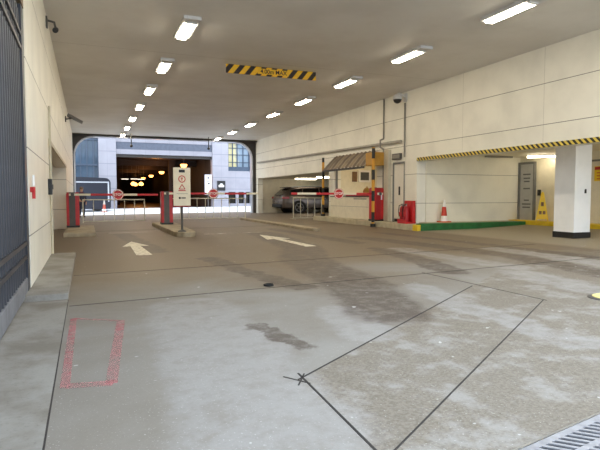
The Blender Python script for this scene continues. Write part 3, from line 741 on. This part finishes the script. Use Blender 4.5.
# recess things
rl = thing('recess_light', 'lit batten light under the low ceiling behind the white pillar', 'ceiling light', (12.38,11.6,2.26))
MB().box(-.05,.05,-.40,.40,-.085,-.04,.012).build('diffuser', 'lampw', rl); MB().box(-.06,.06,-.42,.42,-.04,-.002,.005).build('housing', 'housing', rl)
rl.rotation_euler = (0,0,.75)
for x, y in ((9.75,10.6),(9.75,7.0),(9.75,4.2)):  # added battens, hidden by the header, to brighten recess and pillar
    r2 = copy_tree(rl); r2.location = (x,y,2.26); r2['label'] = 'added unseen batten light under the low side bay ceiling, brightening the recess'
    r2['group'] = 'added unseen battens brightening the recess'
c2 = MB(); c2.box(-.05,.05,-.5,.5,-.05,0); 
tag(c2.build('recess_box', 'pipe', None, (11.6,12.5,2.258), PI/2), 'thin grey fitting on the low ceiling above the recess wall', 'fitting')
sb = thing('call_button', 'small black call button box on the wall beside the grey door', 'switch', (12.75,12.0,1.15))
MB().box(-.05,0,-.05,.05,-.09,.09,.008).build('button_box', 'black', sb); MB().cyl((-.06,0,.02),(-.05,0,.02),.02,10).build('button', 'grey', sb)
af = thing('floor_sign', 'yellow folding wet floor sign standing on the yellow kerb by the wall', 'floor sign', (12.50,11.66,.31), .75)
af.scale = (.85,.74,1)
a = MB()
for sx in (-1, 1):
    pts = [(-.24,0),(-.20,0),(-.17,.06),(.17,.06),(.20,0),(.24,0),(.06,.80),(.03,.86),(-.03,.86),(-.06,.80)]
    A = [a.bm.verts.new((sx*(.11-.10*v/.86)-.008, u, v)) for u, v in pts]; B = [a.bm.verts.new((sx*(.11-.10*v/.86)+.008, u, v)) for u, v in pts]
    a.bm.faces.new(A); a.bm.faces.new(B)
    for i in range(len(pts)): a.bm.faces.new((A[i], A[(i+1)%len(pts)], B[(i+1)%len(pts)], B[i]))
a.build('panels', 'yellowp', af)
def slant(u0,u1,v0,v1):
    m = MB(); X = lambda v: -(.11-.10*v/.86)-.012
    q = [(X(v0),u0,v0),(X(v0),u1,v0),(X(v1),u1,v1),(X(v1),u0,v1)]
    A = [m.bm.verts.new(p) for p in q]; B = [m.bm.verts.new((p[0]+.006,p[1],p[2])) for p in q]
    m.bm.faces.new(A); m.bm.faces.new(B)
    for i in range(4): m.bm.faces.new((A[i],A[(i+1)%4],B[(i+1)%4],B[i]))
    return m
slant(-.05,.05,.44,.56).build('symbol', 'wood', af); slant(-.12,-.02,.20,.30).build('caption', 'wood', af); slant(.02,.12,.20,.30).build('caption', 'wood', af)
ns = thing('wall_notice', 'red and yellow notice on the wall right of the white pillar', 'notice', (12.75,9.86,1.75))
MB().box(-.02,0,-.42,.30,-.30,.10,.004).build('plate', 'yellowp', ns); MB().box(-.026,-.02,-.40,.28,.0,.08).build('red_band', 'red', ns)
for zz in (-.08,-.16,-.24): MB().box(-.026,-.02,-.34,.22,zz-.012,zz+.012).build('caption', 'txtr', ns)
tag(MB().box(12.70,12.748,9.3,10.4,1.98,2.03).build('wall_rail', 'pipe'), 'thin grey rail on the wall above the red and yellow notice', 'rail')

# ------------------------------------------------------------------ parked car
car = thing('car', 'dark grey estate car parked in the side bay by the booth', 'car', (12.05,27.1,.115))
car.scale = (1,1,.95)
#   x along the car (rear -, front +); (x, belt half width, roof half width, belt z, roof z, sill z)
st_ = [(-2.36,.78,.62,.80,.84,.42),(-2.30,.86,.66,.95,1.00,.32),(-2.12,.90,.66,1.02,1.22,.27),(-1.80,.92,.66,1.02,1.43,.24),(-1.1,.93,.66,1.00,1.51,.22),(-.2,.93,.67,.97,1.53,.22),
       (.5,.93,.66,.95,1.48,.22),(1.0,.92,.64,.95,1.28,.22),(1.35,.90,.66,.96,1.03,.23),(1.9,.88,.66,.86,.92,.25),(2.2,.82,.60,.74,.79,.28),(2.36,.68,.5,.58,.60,.38)]
rows = []
for x, bw_, rw, bz, rz, sz in st_:
    half = [(bw_*.80,sz),(bw_*.98,sz+.10),(bw_*1.0,sz+.28),(bw_,bz-.12),(bw_*.965,bz),(rw+.05,rz-.07),(rw-.05,rz-.005),(rw*.45,rz+.02)]
    ring = [(x,-y,z) for y,z in half] + [(x,y,z) for y,z in half[::-1]]
    ring.append(ring[0]); rows.append(ring)
b = MB().grid(rows); bmesh.ops.remove_doubles(b.bm, verts=b.bm.verts[:], dist=.0005)
bmesh.ops.holes_fill(b.bm, edges=[e for e in b.bm.edges if e.is_boundary], sides=0)
smooth_angle(b.build('body', 'carp', car), 50)
def glass(name, x0, x1, y):
    m = MB(); sgn = 1 if y > 0 else -1
    def at(x):
        for A, B in zip(st_, st_[1:]):
            if A[0] <= x <= B[0]:
                t_ = (x-A[0])/(B[0]-A[0]); return [A[i]+(B[i]-A[i])*t_ for i in range(6)]
    R_ = []
    for i in range(7):
        x = x0+(x1-x0)*i/6; _, bw_, rw, bz, rz, sz = at(x)
        y0, z0, y1, z1 = bw_*.965, bz, rw+.05, rz-.07
        p = lambda t_: (x, sgn*(y0+(y1-y0)*t_+.008), z0+(z1-z0)*t_+.006)
        R_.append([p(.08), p(.93)])
    m.grid(R_); return m.build(name, 'carg', car)
for sgn in (-1, 1):
    glass('side_window', -1.95, -1.2, sgn); glass('side_window', -1.14, -.22, sgn); glass('side_window', -.15, .85, sgn)
    MB().tube([(-1.75,sgn*.63,1.47),(-1.0,sgn*.64,1.545),(.2,sgn*.64,1.545)], .018, 8).build('roof_rail', 'trim', car)
    MB().ball((.72,sgn*.99,1.0),.09,(.8,.9,.75)).build('wing_mirror', 'carp', car, smooth=True)
    for x in (-.95, .05): MB().box(x-.09,x+.09,sgn*.925-.012,sgn*.925+.012,.84,.87,.004).build('door_handle', 'trim', car)
    tl = MB(); tl.box(-2.345,-1.98,min(sgn*.72,sgn*.915),max(sgn*.72,sgn*.915),.82,.95,.03); tl.build('tail_light', 'tail', car)
    hl = MB(); hl.box(1.95,2.27,min(sgn*.6,sgn*.85),max(sgn*.6,sgn*.85),.66,.76,.03); hl.build('headlight', 'housing', car)
    for x in (-1.42, 1.42):
        MB().cyl((x,sgn*.60,.34),(x,sgn*.935,.34),.40,28).build('wheel_arch', 'rubber', car)
        wh = MB().cyl((x,sgn*.70,.34),(x,sgn*.955,.34),.345,28).build('wheel', 'rubber', car)
        r_ = MB().cyl((x,sgn*.95,.34),(x,sgn*.965,.34),.08,16)
        for q in range(5):
            a_ = q*2*PI/5; r_.cyl((x,sgn*.96,.34),(x+.23*math.cos(a_),sgn*.96,.34+.23*math.sin(a_)),.03,6)
        r_.torus((x,sgn*.955,.34),.235,.022,'y',24,6); r_.build('rim', 'alloy', wh)
MB().grid([[(-2.325,-.58,1.03),(-2.325,.58,1.03)],[(-1.93,-.56,1.385),(-1.93,.56,1.385)]]).build('rear_window', 'carg', car)
MB().box(-2.40,-2.2,-.74,.74,.34,.52,.04).build('rear_bumper', 'rubber', car)
MB().box(-2.40,-2.36,-.25,.25,.60,.71).build('number_plate', 'grey', car)
MB().box(-2.0,-1.70,-.58,.58,1.47,1.50,.01).build('spoiler', 'carp', car)
for i, (x, y, rz_, lab) in enumerate([(11.2,26.6,0,'lit tube light under the bay ceiling over the rear of the parked car'), (11.3,24.0,.0,'lit tube light under the bay ceiling left of the booth')]):
    t_ = thing('bay_light', lab, 'ceiling light', (x,y,2.04), rz_, 'tube lights over the parked car')
    MB().box(-.6,.6,-.08,.08,-.09,-.04,.015).build('diffuser', 'lampw', t_); MB().box(-.65,.65,-.10,.10,-.04,0,.005).build('housing', 'housing', t_)

# ------------------------------------------------------------------ marks on the floor
def arrow(label, x, y0, y1, yw, hw, sw_):
    pts = [(-sw_,y0),(sw_*1.05,y0),(sw_*.75,yw),(hw,yw-.05),(0,y1),(-hw,yw-.05),(-sw_*.75,yw)]
    m = MB(); A = [m.bm.verts.new((x+u, v, gz(x+u)-.002)) for u, v in pts]; B = [m.bm.verts.new((x+u, v, gz(x+u)+.004)) for u, v in pts]
    m.bm.faces.new(B)
    for i in range(7): m.bm.faces.new((A[i],A[(i+1)%7],B[(i+1)%7],B[i]))
    tag(m.build('painted_arrow', 'paint'), label, 'road marking', 'white arrows painted on the floor')
arrow('white arrow painted on the floor in the left lane', .93, 9.55, 12.5, 11.35, .26, .13)
arrow('white arrow painted on the floor in the middle lane, nearer the booth', 4.15, 9.6, 12.95, 11.55, .28, .11)
m = MB(); strip((2.9,13.9),(3.5,13.9),.10,.003,m); strip((3.62,13.85),(4.5,13.85),.10,.003,m); strip((.5,15.6),(1.8,15.6),.10,.003,m)
tag(m.build('stop_line', 'wornline'), 'faded broken white stop line crossing the lanes by the sign island', 'road marking')
m = MB()
for p, q, w_ in (((-.12,3.12),(.12,3.07),.075),((.11,3.07),(.25,4.6),.065),((-.13,3.1),(-.12,4.85),.05),((-.12,4.85),(.24,4.6),.03)): strip(p, q, w_, .003, m)
tag(m.build('spray_outline', 'pink'), 'faded pink sprayed rectangle outline on the grey concrete', 'floor marking')
# drain grate, lower right
dg = thing('drain_grate', 'metal slotted drain grate set into the concrete floor', 'drain', (1.6,1.595,gz(1.6)))
tilt = Matrix.Rotation(-math.atan(K), 4, 'Y')
dg.rotation_euler = (tilt @ Matrix.Rotation(math.atan2(.12,.64), 4, 'Z')).to_euler()
MB().box(-.5,3.0,-.43,.0,-.03,.002).build('slot_shade', 'void', dg)  # dark slab on the floor, painting the shaded depth under the slots
MB().box(-.5,3.0,-.012,.0,.002,.007).build('frame', 'steel', dg)
MB().box(-.5,3.0,-.43,-.418,.002,.007).build('frame', 'steel', dg)
bm_ = MB()
for y0, y1 in ((-.050,-.016),(-.168,-.140),(-.286,-.258),(-.414,-.376)): bm_.box(-.5,3.0,y0,y1,.001,.008)
bm_.build('slotted_cover', 'grate', dg)
bb = None
for r_, (y0, y1) in enumerate(((-.14,-.05),(-.258,-.168),(-.376,-.286))):
    for i in range(70):
        x = -.45+i*.046
        if x > 1.6 or (r_ and x > 1.0): continue
        if bb is None:
            bb = MB().prism([(0,.09),(.021,.09),(.078,0),(.057,0)], 'z', .001, .008).build('slot_bar', 'grate', dg, (x,y0,0))
        else:
            c = bb.copy(); COL.objects.link(c); c.parent = dg; c.location = (x,y0,0)
mh = thing('manhole_cover', 'round yellow cover with a dark rim set in the concrete floor', 'manhole cover', (4.76,3.56,gz(4.76)))
mh.rotation_euler = tilt.to_euler()
MB().lathe([(.215,-.01),(.215,.006),(.175,.012),(.175,.0)], n=32).build('rim', 'grey', mh)
MB().lathe([(.175,0),(.175,.016),(.16,.02)], n=32).build('cover', 'paleyel', mh)

rr = MB().torus((0,0,.012),.05,.012,'z',20,8,.3,5.6)
ro = tag(rr.build('rubber_ring', 'rubber', None, (1.92,5.66,gz(1.92))), 'small dark broken ring lying on the floor by the long joint', 'ring')
# ------------------------------------------------------------------ light, camera, look
W = bpy.data.worlds.new('overcast_sky'); S.world = W; W.use_nodes = True
bgn = W.node_tree.nodes['Background']; bgn.inputs[0].default_value = (.80,.90,1.0,1); bgn.inputs[1].default_value = 3.3
cam = bpy.data.cameras.new('camera'); co = bpy.data.objects.new('camera', cam); COL.objects.link(co)
co.location = (0,0,1.05); co.rotation_euler = (math.radians(90-3.168), 0, math.radians(-22.184))
cam.sensor_fit = 'HORIZONTAL'; cam.sensor_width = 36; cam.lens = 36*524/600; cam.clip_end = 300; cam.clip_start = .05
S.camera = co
S.view_settings.view_transform = 'Standard'; S.view_settings.look = 'None'
S.view_settings.gamma = 1; S.view_settings.use_curve_mapping = False; S.view_settings.exposure = .18
S.cycles.use_denoising = True; S.cycles.max_bounces = 10; S.cycles.diffuse_bounces = 5
